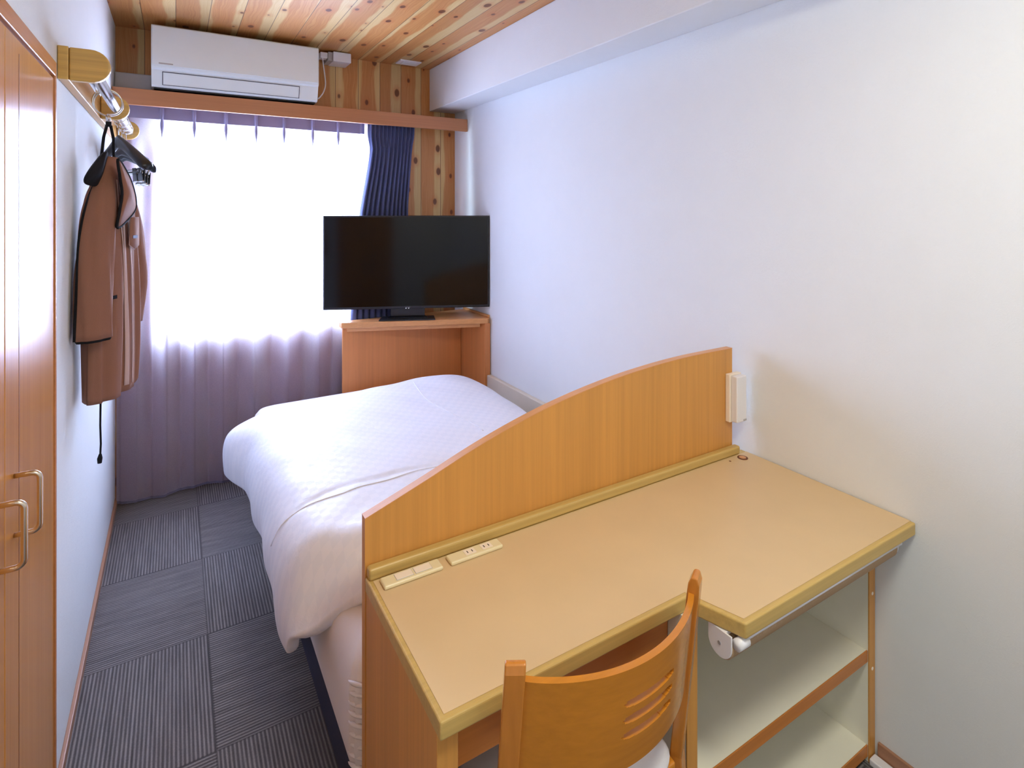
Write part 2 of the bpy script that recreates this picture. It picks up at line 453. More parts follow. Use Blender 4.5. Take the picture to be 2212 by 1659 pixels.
def dark_f(u, v):
    z = 2.06 - v*1.98
    wt = lerp_table([(0, 1.008, 1.306), (.05, 1.008, 1.304), (.1, 1.02, 1.285), (.3, .958, 1.262), (.62, .905, 1.27), (1, .89, 1.28)], v)
    x = wt[0] + u*(wt[1]-wt[0])
    amp = .010 + .006*sm(.06, .2, v)
    n = 11
    ph = 2*PI*n*u + 1.2*math.sin(6*u+1) + .8*math.sin(v*4+u*5)
    if v < .07: ph = 2*PI*12*u + 12*v
    y = 3.378 + amp*math.sin(ph) + .004*math.sin(2*ph+v*9)
    x += .004*math.cos(ph)*sm(.05, .15, v)
    return (x, y, z)
dc = thing('blackout_curtain', 'dark navy blackout curtain gathered at the right side of the window', 'curtain', (1.12, 3.38, .08))
obj('curtain_panel', grid(BM(), 170, 60, dark_f), M['navy'], dc, smooth=True, solid=(.002, 0))
bm = BM()
def tape_f(u, v):
    x, y, z = dark_f(u, .085+.012*v); return (x, y-.003, z)
obj('pleat_tape', grid(bm, 170, 1, tape_f), M['navy'], dc, smooth=True)

# ---------------------------------------------------------------- air conditioner
ac = thing('air_conditioner', 'white wall-mounted air conditioner above the window pelmet', 'air conditioner', (.29, 3.4, 2.11))
x0, x1 = -.104, .689
prof = [(3.496,2.417),(3.262,2.417),(3.252,2.412),(3.249,2.40),(3.249,2.212),(3.253,2.203),(3.262,2.196),(3.283,2.125),(3.292,2.117),(3.31,2.115),(3.496,2.115)]
obj('casing', prism(BM(), [(x0, y, z) for y, z in prof], (x1-x0, 0, 0)), M['ac_white'], ac, bevel=.003, smooth=False)
obj('front_panel', box(BM(), x0+.004, x1-.004, 3.2445, 3.2495, 2.215, 2.409), M['ac_white'], ac, bevel=.002)
# flap and its seam (sloping lower face): y = 3.262 + (2.196-z)*.296
def fy(z): return 3.262 + (2.196-z)*.296
fx0, fx1, fz0, fz1 = -.055, .586, 2.128, 2.186
obj('flap', prism(BM(), [(fx0, fy(z)-o_, z) for z, o_ in ((fz0,.0),(fz0,.003),(fz1,.003),(fz1,.0))], (fx1-fx0,0,0)), M['ac_white'], ac, bevel=.001)
bm = BM()
box(bm, fx0-.003, fx1+.003, fy(fz1)-.004, fy(fz1), fz1, fz1+.0035)
prism(bm, [(fx0-.003, fy(z)-o_, z) for z, o_ in ((fz0,0),(fz0,.0035),(fz1,.0035),(fz1,0))], (.003,0,0))
prism(bm, [(fx1, fy(z)-o_, z) for z, o_ in ((fz0,0),(fz0,.0035),(fz1,.0035),(fz1,0))], (.003,0,0))
box(bm, fx0-.003, fx1+.003, fy(fz0)-.0035, fy(fz0), fz0-.002, fz0)
obj('flap_seam', bm, M['seam'], ac)
obj('painted_gap_shade', box(BM(), x0+.01, x1-.01, 3.30, 3.49, 2.1085, 2.1145), M['dark'], ac)  # dark slab painted in as the shade below the casing
obj('faint_mark', box(BM(), -.072, -.012, 3.2440, 3.2445, 2.2225, 2.2285), M['logo_grey'], ac)
# duct cover, adapter, cable, ceiling plate
tag(obj('pipe_cover', box(BM(), XL+.001, -.106, 3.43, 3.498, 2.1015, 2.20), M['grey_plastic'], bevel=.006), 'grey-white pipe duct cover between the left wall and the air conditioner', 'duct cover')
ob = thing('junction_box', 'small white box in the corner of ceiling and cedar wall right of the air conditioner', 'junction box', (.81, 3.43, 2.385))
obj('cover', box(BM(), .795, .90, 3.362, 3.498, 2.383, 2.440), M['white_plastic'], ob, bevel=.004)
obj('end_cap', box(BM(), .768, .7945, 3.375, 3.498, 2.386, 2.437), M['grey_plastic'], ob, bevel=.003)
ob = thing('power_plug', 'small white plug with a thin cable curving down the side of the air conditioner', 'plug', (.74, 3.43, 2.40))
obj('plug_body', box(BM(), .725, .7675, 3.38, 3.44, 2.398, 2.432), M['white_plastic'], ob, bevel=.004)
cp = [(.742,3.40,2.398),(.745,3.395,2.36),(.752,3.39,2.30),(.752,3.37,2.24),(.735,3.34,2.19),(.712,3.32,2.155),(.697,3.31,2.14)]
cs = [lerp_table([(i,)+p for i, p in enumerate(cp)], k/6) for k in range(37)]
obj('cable', tube(BM(), cs, .0035, 8), M['white_plastic'], ob, smooth=True)
ob = thing('ceiling_plate', 'flat white rectangular plate on the cedar ceiling by the beam corner', 'cover plate', (1.27, 3.40, H-.01))
obj('plate', box(BM(), 1.20, 1.34, 3.34, 3.44, H-.009, H-.0005), M['white_plastic'], ob, bevel=.003)
obj('blank_insert', box(BM(), 1.225, 1.315, 3.36, 3.42, H-.0115, H-.0095), M['ac_white'], ob, bevel=.001)

# ---------------------------------------------------------------- wardrobe door on the left wall
d1 = bpy.data.objects.new('door_1', None); COL.objects.link(d1); d1.location = (XL, 1.3, 0); d1['kind'] = 'structure'
bm = BM()
box(bm, XL+.0005, XL+.012, 1.760, 1.775, 0, 1.868); box(bm, XL+.0005, XL+.012,   .80, 1.760, 1.832, 1.868); box(bm, XL+.0005, XL+.012, .77, .80, 0, 1.868)
obj('door_frame', bm, M['frame_wood'], d1, bevel=.002)
obj('frame_gap', box(BM(), XL+.0003, XL+.003,   .80, 1.760, 0.0, 1.832), M['groove'], d1)
for (a, b) in ((1.303, 1.757), (.804, 1.297)):
    lf = obj('door_leaf', box(BM(), XL+.0032, XL+.0085, a, b, .004, 1.826), M['door_wood'], d1, bevel=.0015)
    bm = BM()
    for gy in (1.402 if a > 1.3 else 1.19,):
        box(bm, XL+.0086, XL+.0089, gy, gy+.002, .01, 1.80)
    obj('panel_groove', bm, M['groove'], lf)
    hy = 1.363 if a > 1.3 else 1.237
    xh, xw = XL+.046, XL+.009; z0, z1 = .898, 1.008; r = .012
    P = [(xw, hy, z0), (xh-r, hy, z0)] + [(xh-r+r*math.sin(k*PI/12), hy, z0+r-r*math.cos(k*PI/12)) for k in range(1, 7)]
    P += [(xh-r+r*math.cos(k*PI/12), hy, z1-r+r*math.sin(k*PI/12)) for k in range(0, 7)] + [(xw, hy, z1)]
    obj('door_handle', tube(BM(), P, .0048, 12), M['satin'], lf, smooth=True)

# ---------------------------------------------------------------- coat rail
cr = thing('coat_rail', 'yellow oak coat rail with chrome pole mounted along the left wall', 'coat rail', (-.2, 2.6, 1.89))
obj('back_board', box(BM(), XL+.001, XL+.023, 1.875, 3.295, 1.846, 1.932), M['rail_wood_y'], cr, bevel=.002)
obj('end_block', box(BM(), XL+.001, XL+.0235, 1.86, 1.8745, 1.845, 1.933), M['rail_wood'], cr, bevel=.002)
for by in (1.866, 2.59, 3.27):
    zc, rr = 1.889, .044
    pts = [(XL+.024, by, zc-rr), (-.152-rr, by, zc-rr)] + [(-.152-rr+rr*math.sin(k*PI/14), by, zc-rr*math.cos(k*PI/14)) for k in range(1, 14)] + [(-.152-rr, by, zc+rr), (XL+.024, by, zc+rr)]
    obj('bracket', prism(BM(), pts, (0, .024, 0)), M['rail_wood'], cr, bevel=.004, seg=3)
obj('pole', tube(BM(), [(-.192, 1.885, 1.879), (-.192, 3.275, 1.879)], .0155, 24), M['chrome'], cr, smooth=True)
obj('paper_label', prism(BM(), [(-.192-.0165, 1.95, 1.888), (-.192-.0165, 2.10, 1.888), (-.192-.0165, 2.10, 1.858), (-.192-.0165, 1.95, 1.858)], (-.0008, 0, 0)), M['paper'], cr)

def ring_pts(c, r, tilt=0, n=28, ax='y'):
    out = []
    for k in range(n):
        a = 2*PI*k/n
        p = Vector((r*math.cos(a), 0, r*math.sin(a)))
        p = Matrix.Rotation(tilt, 3, 'Z') @ p
        out.append(Vector(c)+p)
    return out

def hanger(name, label, y, ang, half, drop, top, thick, group=None, clips=False, ringr=.026):
    base = Vector((-.192, y, 1.879))
    t = thing(name, label, 'hanger', base + Vector((0, 0, -.13)), group)
    R = Matrix.Rotation(ang, 3, 'Z')
    obj('ring', tube(BM(), ring_pts(base + Vector((0, 0, .0155-ringr+.002)), ringr, .25), .0018, 8, closed=True), M['chrome'], t, smooth=True)
    zc = base.z + .0175 - 2*ringr
    obj('hook', tube(BM(), [(base.x, y, zc+.004), (base.x, y, top-.005)], .002, 8), M['chrome'], t, smooth=True)
    # shoulders
    rings = []
    ns = 33
    for i in range(ns):
        s = -1 + 2*i/(ns-1)
        q = abs(s)
        z = top - drop*(q**1.25)
        w = thick[0] + (thick[1]-thick[0])*sm(.1, .95, q)
        h = .020*(1-.35*q)+.006
        if q > .97: w *= .7; h *= .7
        rg = []
        for k in range(12):
            a = 2*PI*k/12
            p = R @ Vector((s*half, w*math.cos(a)+.02*q*q, 0)); p.z = h*math.sin(a)
            rg.append(Vector((base.x, y, z)) + p)
        rings.append(rg)
    obj('shoulder_bar', loft(BM(), rings, caps=True), M['hanger_black'], t, smooth=True)
    def P(s, z, n=0): 
        p = R @ Vector((s, n, 0)); return Vector((base.x+p.x, y+p.y, z))
    if clips:
        zb = top-drop-.022
        obj('trouser_bar', tube(BM(), [P(-half*.93, top-drop), P(-half*.93, zb), P(half*.93, zb), P(half*.93, top-drop)], .0032, 8), M['chrome'], t, smooth=True)
        for s in (-.6, .62, .85):
            c = BM()
            prism(c, [P(half*s-.014, zb+.008, -.008), P(half*s+.014, zb+.008, -.008), P(half*s+.017, zb-.045, -.003), P(half*s-.017, zb-.045, -.003)], R @ Vector((0, .003, 0)))
            prism(c, [P(half*s-.014, zb+.008, .006), P(half*s+.014, zb+.008, .006), P(half*s+.017, zb-.045, .001), P(half*s-.017, zb-.045, .001)], R @ Vector((0, .003, 0)))
            cl = obj('clip', c, M['hanger_black'], t, bevel=.001)
            obj('clip_jaw', tube(BM(), [P(half*s-.018, zb-.046), P(half*s+.018, zb-.046)], .0045, 8), M['chrome'], cl, smooth=True)
            obj('clip_spring', tube(BM(), [P(half*s-.011, zb-.012), P(half*s+.011, zb-.012)], .006, 8), M['chrome'], cl, smooth=True)
    else:
        obj('trouser_bar', tube(BM(), [P(-half*.86, top-drop+.012, .01), P(-half*.8, top-drop-.018, .01), P(half*.8, top-drop-.018, .01), P(half*.86, top-drop+.012, .01)], .0035, 8), M['hanger_black'], t, smooth=True)
    return t
hanger('coat_hanger', 'wide glossy black suit hanger, empty, hanging just behind the brown coat', 2.66, math.radians(-64), .19, .105, 1.770, (.010, .026))
hanger('clip_hanger', 'slim black clip hanger, foremost of those behind the wide suit hanger', 2.81, math.radians(-62), .185, .07, 1.755, (.004, .006), 'clip hangers at the far end of the coat rail', True)
hanger('clip_hanger', 'slim black clip hanger, second behind the wide suit hanger', 2.93, math.radians(-60), .185, .07, 1.75, (.004, .006), 'clip hangers at the far end of the coat rail', True)
hanger('clip_hanger', 'slim black clip hanger, farthest toward the window curtain', 3.05, math.radians(-58), .185, .07, 1.75, (.004, .006), 'clip hangers at the far end of the coat rail', True)

# hanger that carries the coat
E_, N_ = Vector((.29, .957, 0)), Vector((.957, -.29, 0)); C0 = Vector((-.18, 2.27, 0))
def J(s, z, o=0): return Vector((C0.x + s*E_.x + o*N_.x, C0.y + s*E_.y + o*N_.y, z))
ht = thing('anti_theft_hanger', 'spiral chrome ring holding the black strap of the brown coat', 'hanger', (-.192, 2.27, 1.81))
pts = []
for k in range(70):
    a = -PI*.5 + 2*PI*1.85*k/69
    rot = Matrix.Rotation(.35, 3, 'Z') @ Vector((.042*math.cos(a), 0, 0))
    pts.append(Vector((-.192+rot.x, 2.235+rot.y+.06*k/69, 1.8550 + .042*math.sin(a))))
obj('spiral_ring', tube(BM(), pts, .0026, 8), M['chrome'], ht, smooth=True)
obj('swivel', tube(BM(), [(-.192, 2.265, 1.814), (-.19, 2.265, 1.796)], .007, 10), M['chrome'], ht, smooth=True)

# ---------------------------------------------------------------- coat
ct = thing('coat', 'brown hooded coat with black trim hanging from the coat rail on the left wall', 'coat', (-.18, 2.27, .88))
BODY = [  # z, s_near, s_far, half depth
 (.87, -.150, .118, .048), (1.02, -.155, .135, .050), (1.13, -.155, .132, .052), (1.30, -.155, .130, .052),
 (1.44, -.148, .125, .048), (1.51, -.138, .115, .044), (1.58, -.115, .085, .040), (1.64, -.078, .035, .030), (1.675, -.050, .015, .016)]
def body_p(th, z, extra=0):
    sn, sf, dp = lerp_table(BODY, z)
    c, a = (sn+sf)/2, (sf-sn)/2
    fold = (.007*math.sin(9*th+1.3) + .005*math.sin(5*th+z*3) + .003*math.sin(17*th)) * sm(1.62, 1.1, z)
    s = c + a*math.cos(th); o = dp*math.sin(th) + (fold+extra)*(1 if math.sin(th) >= 0 else .4)
    return J(s, z, max(o, -.055))
def hemz(th):   # front edge lower, far back part shorter
    return .905 + .075*sm(.55, .95, math.cos(th))
bm = BM(); NT = 120; NZ = 40
def bf(u, v):
    th = 2*PI*u
    zb = hemz(th) + (.045 if abs(th-1.9) < .035 else 0)
    return body_p(th, zb + (1.675-zb)*v)
grid(bm, NT, NZ, bf)
bmesh.ops.remove_doubles(bm, verts=bm.verts[:], dist=.0004)
obj('coat_body', bm, M['jacket'], ct, smooth=True, solid=(.003, 0))
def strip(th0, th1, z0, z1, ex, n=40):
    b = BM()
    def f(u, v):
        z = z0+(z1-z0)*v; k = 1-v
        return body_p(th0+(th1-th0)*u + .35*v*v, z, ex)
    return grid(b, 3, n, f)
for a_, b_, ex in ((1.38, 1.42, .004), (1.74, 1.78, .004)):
    obj('placket_highlight', strip(a_, b_, .925, 1.60, ex), M['piping_highlight'], ct, smooth=True, solid=(.002, 0))  # pale strips painted in as window highlights along the coat front
obj('front_placket', strip(1.58, 1.67, .925, 1.62, .005), M['piping_highlight'], ct, smooth=True, solid=(.002, 0))  # placket strip with its highlight put into the colour
def blade(pts, off, th, mat, name, parent, edge=None, dome=.0):
    n = len(pts); b = BM()
    V = [b.verts.new(J(s, z, off)) for s, z in pts]
    cs_, cz_ = sum(p[0] for p in pts)/n, sum(p[1] for p in pts)/n
    c = b.verts.new(J(cs_, cz_, off+dome))
    for i in range(n): b.faces.new([V[i], V[(i+1) % n], c])
    o = obj(name, b, mat, parent, smooth=True, solid=(th, 0))
    if edge: 
        obj(edge[0], tube(BM(), [J(s, z, off) for s, z in pts], edge[2], 8, closed=True), edge[1], o, smooth=True)
    return o
def dens(pts, k=5):
    n = len(pts); out = []
    for i in range(n):
        p0, p1, p2, p3 = pts[i-1], pts[i], pts[(i+1) % n], pts[(i+2) % n]
        for j in range(k):
            t = j/k
            out.append(tuple(.5*((2*p1[q]) + (-p0[q]+p2[q])*t + (2*p0[q]-5*p1[q]+4*p2[q]-p3[q])*t*t + (-p0[q]+3*p1[q]-3*p2[q]+p3[q])*t**3) for q in (0, 1)))
    return out
blade(dens([(-.121,1.66),(-.07,1.634),(-.02,1.592),(.013,1.536),(-.002,1.495),(-.121,1.446),(-.111,1.493),(-.091,1.552),(-.105,1.602)]), .062, .004, M['jacket'], 'hood_flap', ct, ('black_edging', M['jacket_dark'], .0045), .012)
blade(dens([(-.05,1.69),(-.128,1.645),(-.177,1.602),(-.172,1.580),(-.122,1.580),(-.07,1.625)]), .0, .012, M['jacket_dark'], 'collar', ct, None, .012)
pk = blade([(-.035,1.478),(.034,1.477),(.034,1.383),(-.0,1.371),(-.042,1.388)], .064, .004, M['jacket'], 'chest_pocket', ct, ('pocket_piping', M['piping_highlight'], .0016), .002)
obj('emblem', prism(BM(), [J(-.022, 1.418, .067), J(.014, 1.418, .067), J(.014, 1.408, .067), J(-.022, 1.408, .067)], N_*.0015), M['emblem'], ct)
# hip pocket slit on the near side
obj('hip_pocket', prism(BM(), [J(-.155, 1.235, .046), J(-.115, 1.235, .056), J(-.115, 1.224, .056), J(-.155, 1.224, .046)], N_*.002), M['jacket_dark'], ct)
def sleeve(rows, W, name='sleeve'):
    """rows: (centre, half width, half depth); W: width direction"""
    Wv = Vector(W).normalized(); D = Vector((Wv.y, -Wv.x, 0))
    tab = [(i,) + tuple(r[0]) + (r[1], r[2]) for i, r in enumerate(rows)]
    rings = []; n = 30
    for i in range(n+1):
        x, y, z, a, b = lerp_table(tab, (len(rows)-1)*i/n)
        rg = []
        for k in range(28):
            t = 2*PI*k/28
            f = 1 + .06*math.sin(5*t + i*.35) + .04*math.sin(9*t+i*.2)
            p = Vector((x, y, z)) + Wv*a*math.cos(t)*f + D*b*math.sin(t)*f
            p.x = max(p.x, XL+.004); rg.append(p)
        rings.append(rg)
    return obj(name, loft(BM(), rings), M['jacket'], ct, smooth=True, solid=(.003, 0)), rings
so, rg = sleeve([((-.190,2.215,1.625),.022,.018), ((-.200,2.165,1.54),.040,.028), ((-.208,2.12,1.42),.046,.032), ((-.211,2.09,1.28),.049,.034), ((-.211,2.075,1.118),.049,.034)], (.81,.58,0))
obj('cuff_lining', loft(BM(), [[p+Vector((0,0,.001)) for p in rg[-1]], [p*.0 + (p-Vector((-.205,2.075,p.z)))*.9 + Vector((-.205,2.075,p.z-.008)) for p in rg[-1]]]), M['jacket_dark'], so, smooth=True)
sleeve([((-.165,2.33,1.60),.022,.018), ((-.146,2.38,1.51),.036,.026), ((-.132,2.42,1.39),.040,.030), ((-.126,2.44,1.25),.041,.031), ((-.138,2.42,1.10),.036,.028)], (.5,.86,0))
# black strip painted for the shaded back and lining of the near sleeve
obj('shaded_sleeve_back', tube(BM(), [r[14]+Vector((.001,-.001,0)) for r in rg[4:]], .0045, 8), M['jacket_dark'], so, smooth=True)
# straps and drawstring
for dx in (-.012, .012):
    obj('hanging_strap', tube(BM(), [Vector((-.190+dx*.4, 2.268+dx*.3, 1.782)), Vector((-.190+dx, 2.262+dx, 1.74)), Vector((-.192+dx*1.3, 2.255+dx, 1.675))], .0045, 8), M['jacket_dark'], ct, smooth=True)
obj('strap_knot', tube(BM(), [Vector((-.198, 2.268, 1.786)), Vector((-.183, 2.268, 1.786))], .009, 10), M['jacket_dark'], ct, smooth=True)
ds = obj('drawstring', tube(BM(), [Vector((-.2045, 2.19, .90)), Vector((-.2055, 2.19, .82)), Vector((-.2040, 2.19, .76)), Vector((-.2055, 2.19, .725))], .0028, 8), M['jacket_dark'], ct, smooth=True)
obj('cord_toggle', tube(BM(), [Vector((-.2055, 2.19, .728)), Vector((-.2065, 2.19, .715)), Vector((-.207, 2.19, .700))], [.004, .0075, .006], 10), M['jacket_dark'], ds, smooth=True)

# ---------------------------------------------------------------- corner headboard unit with shelf top
hb = thing('headboard_cabinet', 'brown wooden corner headboard unit with an open niche below the television', 'cabinet', (1.25, 3.2, 0))
obj('back_panel', box(BM(), .838, 1.604, 3.315, 3.335, 0, .815), M['cab_wood'], hb, bevel=.0015)
obj('side_panel', box(BM(), 1.606, 1.643, 2.985, 3.34, 0, .815), M['cab_wood'], hb, bevel=.002)
obj('shelf_rail', prism(BM(), [(.86,3.30,.79),(1.59,3.02,.79),(1.59,3.04,.79),(.86,3.314,.79)], (0,0,.026)), M['cab_wood_x'], hb)
obj('top_board', prism(BM(), [(.822,3.342,.8155),(.822,3.283,.8155),(1.618,2.972,.8155),(1.6445,2.995,.8155),(1.6445,3.342,.8155)], (0,0,.0325)), M['cab_wood_x'], hb, bevel=.004)
obj('rear_lip', box(BM(), 1.63, 1.6445, 2.995, 3.34, .8485, .862), M['cab_wood_x'], hb, bevel=.002)
tag(obj('wall_guard_board', box(BM(), 1.617, 1.645, 1.27, 2.98, .30, .503), M['cream_board'], bevel=.004), 'cream painted board along the right wall beside the bed', 'board')

# ---------------------------------------------------------------- television
tv = thing('television', 'black flat screen television standing on the corner headboard unit', 'television', (1.2, 3.2, .848))
A = math.radians(-24)
TM = Matrix.Translation((1.197, 3.205, 0)) @ Matrix.Rotation(A, 4, 'Z')
def tvb(name, x0, x1, y0, y1, z0, z1, mat, bev=.002):
    b = box(BM(), x0, x1, y0, y1, z0, z1); bmesh.ops.transform(b, matrix=TM, verts=b.verts[:])
    return obj(name, b, mat, tv, bevel=bev)
tvb('casing', -.492, .492, -.012, .018, .912, 1.470, M['tv_body'], .003)
tvb('screen', -.481, .481, -.0135, -.0122, .927, 1.460, M['tv_screen'], .0005)
tvb('rear_housing', -.30, .26, .0182, .045, .95, 1.25, M['tv_body'], .01)
tvb('neck', -.10, .10, -.004, .014, .866, .9118, M['tv_body'], .002)
b = BM(); prism(b, [(-.165,-.062,.849),(.165,-.062,.849),(.155,.05,.849),(-.155,.05,.849)], (0,0,.008)); bmesh.ops.transform(b, matrix=TM, verts=b.verts[:]); obj('stand_base', b, M['tv_body'], tv, bevel=.002)
b = BM(); prism(b, [(-.12,-.03,.8575),(.12,-.03,.8575),(.10,.02,.8655),(-.10,.02,.8655)], (0,0,.002)); bmesh.ops.transform(b, matrix=TM, verts=b.verts[:]); obj('stand_plinth', b, M['tv_body'], tv)
for q in (-.010, .006):
    b = BM(); bmesh.ops.create_icosphere(b, subdivisions=2, radius=.003, matrix=TM @ Matrix.Translation((q, -.014, .9145))); obj('indicator_light', b, M['led'], tv, smooth=True)
tvb('faint_mark', -.014, .014, -.0127, -.0121, .9185, .9225, M['tv_logo'], 0)

# ---------------------------------------------------------------- bed
bd = thing('bed', 'single bed with white sheeted mattress on a dark base along the right wall', 'bed', (.9, 2.2, 0))
obj('bed_base', box(BM(), .372, 1.39, 1.275, 3.27, 0, .165), M['base_fabric'], bd, bevel=.012, seg=3)
bm = BM()
def mat_ring(z, inset):
    x0, x1, y0, y1 = .352+inset, 1.402-inset, 1.262+inset, 3.28-inset
    r = .07; out = []
    for cx, cy, a0 in ((x1-r, y1-r, 0), (x0+r, y1-r, PI/2), (x0+r, y0+r, PI), (x1-r, y0+r, 1.5*PI)):
        for k in range(10):
            a = a0 + PI/2*k/9
            f = .004*math.sin(k*2.6)*(1 if .17 < z < .42 else .3) if cx < 1 and cy < 2 else 0
            out.append((cx+(r+f)*math.cos(a), cy+(r+f)*math.sin(a), z))
    return out
rows = [(.166,.03),(.168,.012),(.19,.002),(.25,-.006),(.31,.0),(.37,-.004),(.42,.004),(.445,.02),(.455,.045),(.457,.09)]
loft(bm, [mat_ring(z, i) for z, i in rows], caps=True)
obj('mattress', bm, M['sheet'], bd, smooth=True)
bm = BM()
for k in range(9):   # gathered sheet pleats at the visible foot corner
    z = .20 + k*.024
    a0 = PI*1.02 + .0*k
    pts = [(.352+.07+(.0735)*math.cos(a), 1.262+.07+(.0735)*math.sin(a), z + .012*math.sin((a-a0)*2)) for a in [a0+j*.13 for j in range(8)]]
    tube(bm, pts, [.001,.003,.0045,.005,.005,.0045,.003,.001], 6)
obj('gathered_sheet_corner', bm, M['sheet'], bd, smooth=True)

PR = [(0, 1.47, .455), (.06, 1.445, .510), (.13, 1.395, .560), (.26, 1.25, .607), (.45, .98, .612), (.63, .68, .602), (.76, .46, .594), (.83, .355, .572), (.88, .295, .530), (.92, .264, .468), (.96, .250, .395), (1.0, .255, .315)]
def duvet_f(u, v):
    x, z = lerp_table(PR, u)
    yfoot = 1.43 + .205*max(0, (u-.76)/.24) + .03*sm(.1, 0, u)
    yhead = 2.80 - .05*sm(.45, .15, u) - .20*sm(.14, 0, u)
    y = yhead + (yfoot-yhead)*v
    top = 1 - sm(.80, .95, u)
    # pillow swell near the head, on the wall side
    z += .027*math.exp(-((x-1.24)/.20)**2)*math.exp(-((y-2.60)/.30)**2)*top
    z += .022*math.exp(-((x-.80)/.38)**2)*math.exp(-((y-2.62)/.30)**2)*top
    # rounded head and foot edges
    dh = (yhead-y); df = (y-yfoot)
    z -= top*.07*(1-.75*sm(.66, .80, u))*(1-sm(0, .09, dh))**1.5
    z -= (.085*(1-sm(.9, 1, u)) + .055*math.exp(-((u-.86)/.06)**2))*(1-sm(0, .20, df))**1.5
    # sideways flare of the hanging corner at the head and swing at the foot
    k = sm(.76, .97, u)
    x -= k*.080*sm(2.55, 2.79, y); z += (.042*math.exp(-((u-.94)/.05)**2) + .006*math.exp(-((u-.86)/.05)**2))*sm(2.5, 2.78, y); x += k*.006*sm(1.95, 1.6, y)
    x += k*.005*math.sin(y*9+1) + sm(.9, 1, u)*.005*math.sin(y*21)
    z -= sm(.9, 1, u)*(.05*sm(1.9, 1.6, y)) - sm(.9, 1, u)*.005*math.sin(y*13)
    # soft folds
    nz = mnoise.noise(Vector((x*3.1, y*2.1, 3))) * .008 + mnoise.noise(Vector((x*8+y*3, y*6, 7))) * .0025
    z += nz*top + .002*math.sin((x*1.2+y)*24)*top
    z -= .006*math.exp(-((y-1.80-.06*math.sin(x*3.5))/.012)**2)*top
    # long soft creases running to the hanging corner at the foot
    z += .003*math.sin((x*.8-y)*30)*sm(1.95, 1.6, y)*sm(.75, .35, x)
    return (x, y, z)
bm = BM()
grid(bm, 110, 110, duvet_f)
dv = tag(obj('duvet', bm, M['duvet'], None, smooth=True, solid=(.034, -1), bevel=0, sub=1), 'white sateen duvet spread over the bed with its edge hanging down the left side', 'duvet')
def seam_line(f, name):
    pts = []
    for k in range(60):
        u, v = f(k/59); p = Vector(duvet_f(u, v)); p.z += .0015; p.x -= .0025*sm(.85, .95, u); pts.append(p)
    obj(name, tube(BM(), pts, .0016, 6), M['seamthread'], dv, smooth=True)
seam_line(lambda t: (.15+.78*t, .735+.02*math.sin(t*7)), 'cover_seam')
seam_line(lambda t: (.42+.02*math.sin(t*5), .10+.5*t), 'cover_seam')

# ---------------------------------------------------------------- desk
dk = thing('desk', 'built-in wooden desk with beige top, arched back panel and open shelves', 'desk', (1.0, 1.0, 0))
X0, X1 = .358, 1.6445
def arcz(x):
    return lerp_table([(.356,.817),(.427,.841),(.519,.873),(.624,.911),(.737,.946),(.861,.977),(1.002,1.003),(1.159,1.023),(1.357,1.036),(1.601,1.038)], x)[0]
xs = [X0 + (1.601-X0)*k/60 for k in range(61)]
pts = [(X0, 1.2255, 0)] + [(x, 1.2255, arcz(x)) for x in xs] + [(1.601, 1.2255, 0)]
bp = obj('arched_back_panel', prism(BM(), pts, (0, .022, 0)), M['desk_wood'], dk)
bm = BM()
ed = [(x, arcz(x)) for x in xs]
for (a, b) in zip(ed[:-1], ed[1:]):
    prism(bm, [(a[0],1.2245,a[1]-.0005),(b[0],1.2245,b[1]-.0005),(b[0],1.2245,b[1]+.0015),(a[0],1.2245,a[1]+.0015)], (0,.024,0))
obj('edge_banding', bm, M['cab_wood_x'], bp)
poly = [(X0,1.2245),(X0,.8145),(.917,.8145),(.957,.7005),(X1,.7005),(X1,1.2245)]
def inset(poly, d):
    n = len(poly); out = []
    for i in range(n):
        p, a, b = Vector(poly[i]), Vector(poly[i-1]), Vector(poly[(i+1) % n])
        e1, e2 = (p-a).normalized(), (b-p).normalized()
        n1, n2 = Vector((-e1.y, e1.x)), Vector((-e2.y, e2.x))
        m = (n1+n2); m /= max(.3, 1+n1.dot(n2)); out.append(tuple(p + m*d))
    return out
obj('edge_trim', prism(BM(), [(x, y, .658) for x, y in poly], (0,0,.032)), M['desk_edge'], dk, bevel=.004, seg=3)
pin = inset(poly, .011)
pin = [(x, 1.2005 if y > 1.2 else y) for x, y in pin]; pin = [(1.642 if x > 1.6 else x, y) for x, y in pin]
obj('laminate_top', prism(BM(), [(x, y, .6902) for x, y in pin], (0,0,.0008)), M['desk_top'], dk)
obj('ledge_strip', box(BM(), X0+.003, 1.612, 1.201, 1.2252, .6901, .716), M['desk_edge'], dk, bevel=.006, seg=3)
g = obj('cable_grommet', tube(BM(), [(1.589,1.176,.6905),(1.589,1.176,.6925)], .0165, 24), M['groove'], dk)
obj('grommet_insert', tube(BM(), [(1.589,1.176,.6926),(1.589,1.176,.6932)], .011, 20), M['cab_wood_x'], g)
obj('screw_hole', tube(BM(), [(1.533,1.181,.691),(1.533,1.181,.6915)], .0035, 12), M['groove'], dk)
obj('side_panel', box(BM(), X0+.002, .398, .832, 1.225, 0, .6575), M['desk_wood'], dk, bevel=.0015)
obj('front_apron', box(BM(), .3985, .9, .850, .866, .565, .6575), M['desk_wood_x'], dk, bevel=.001)
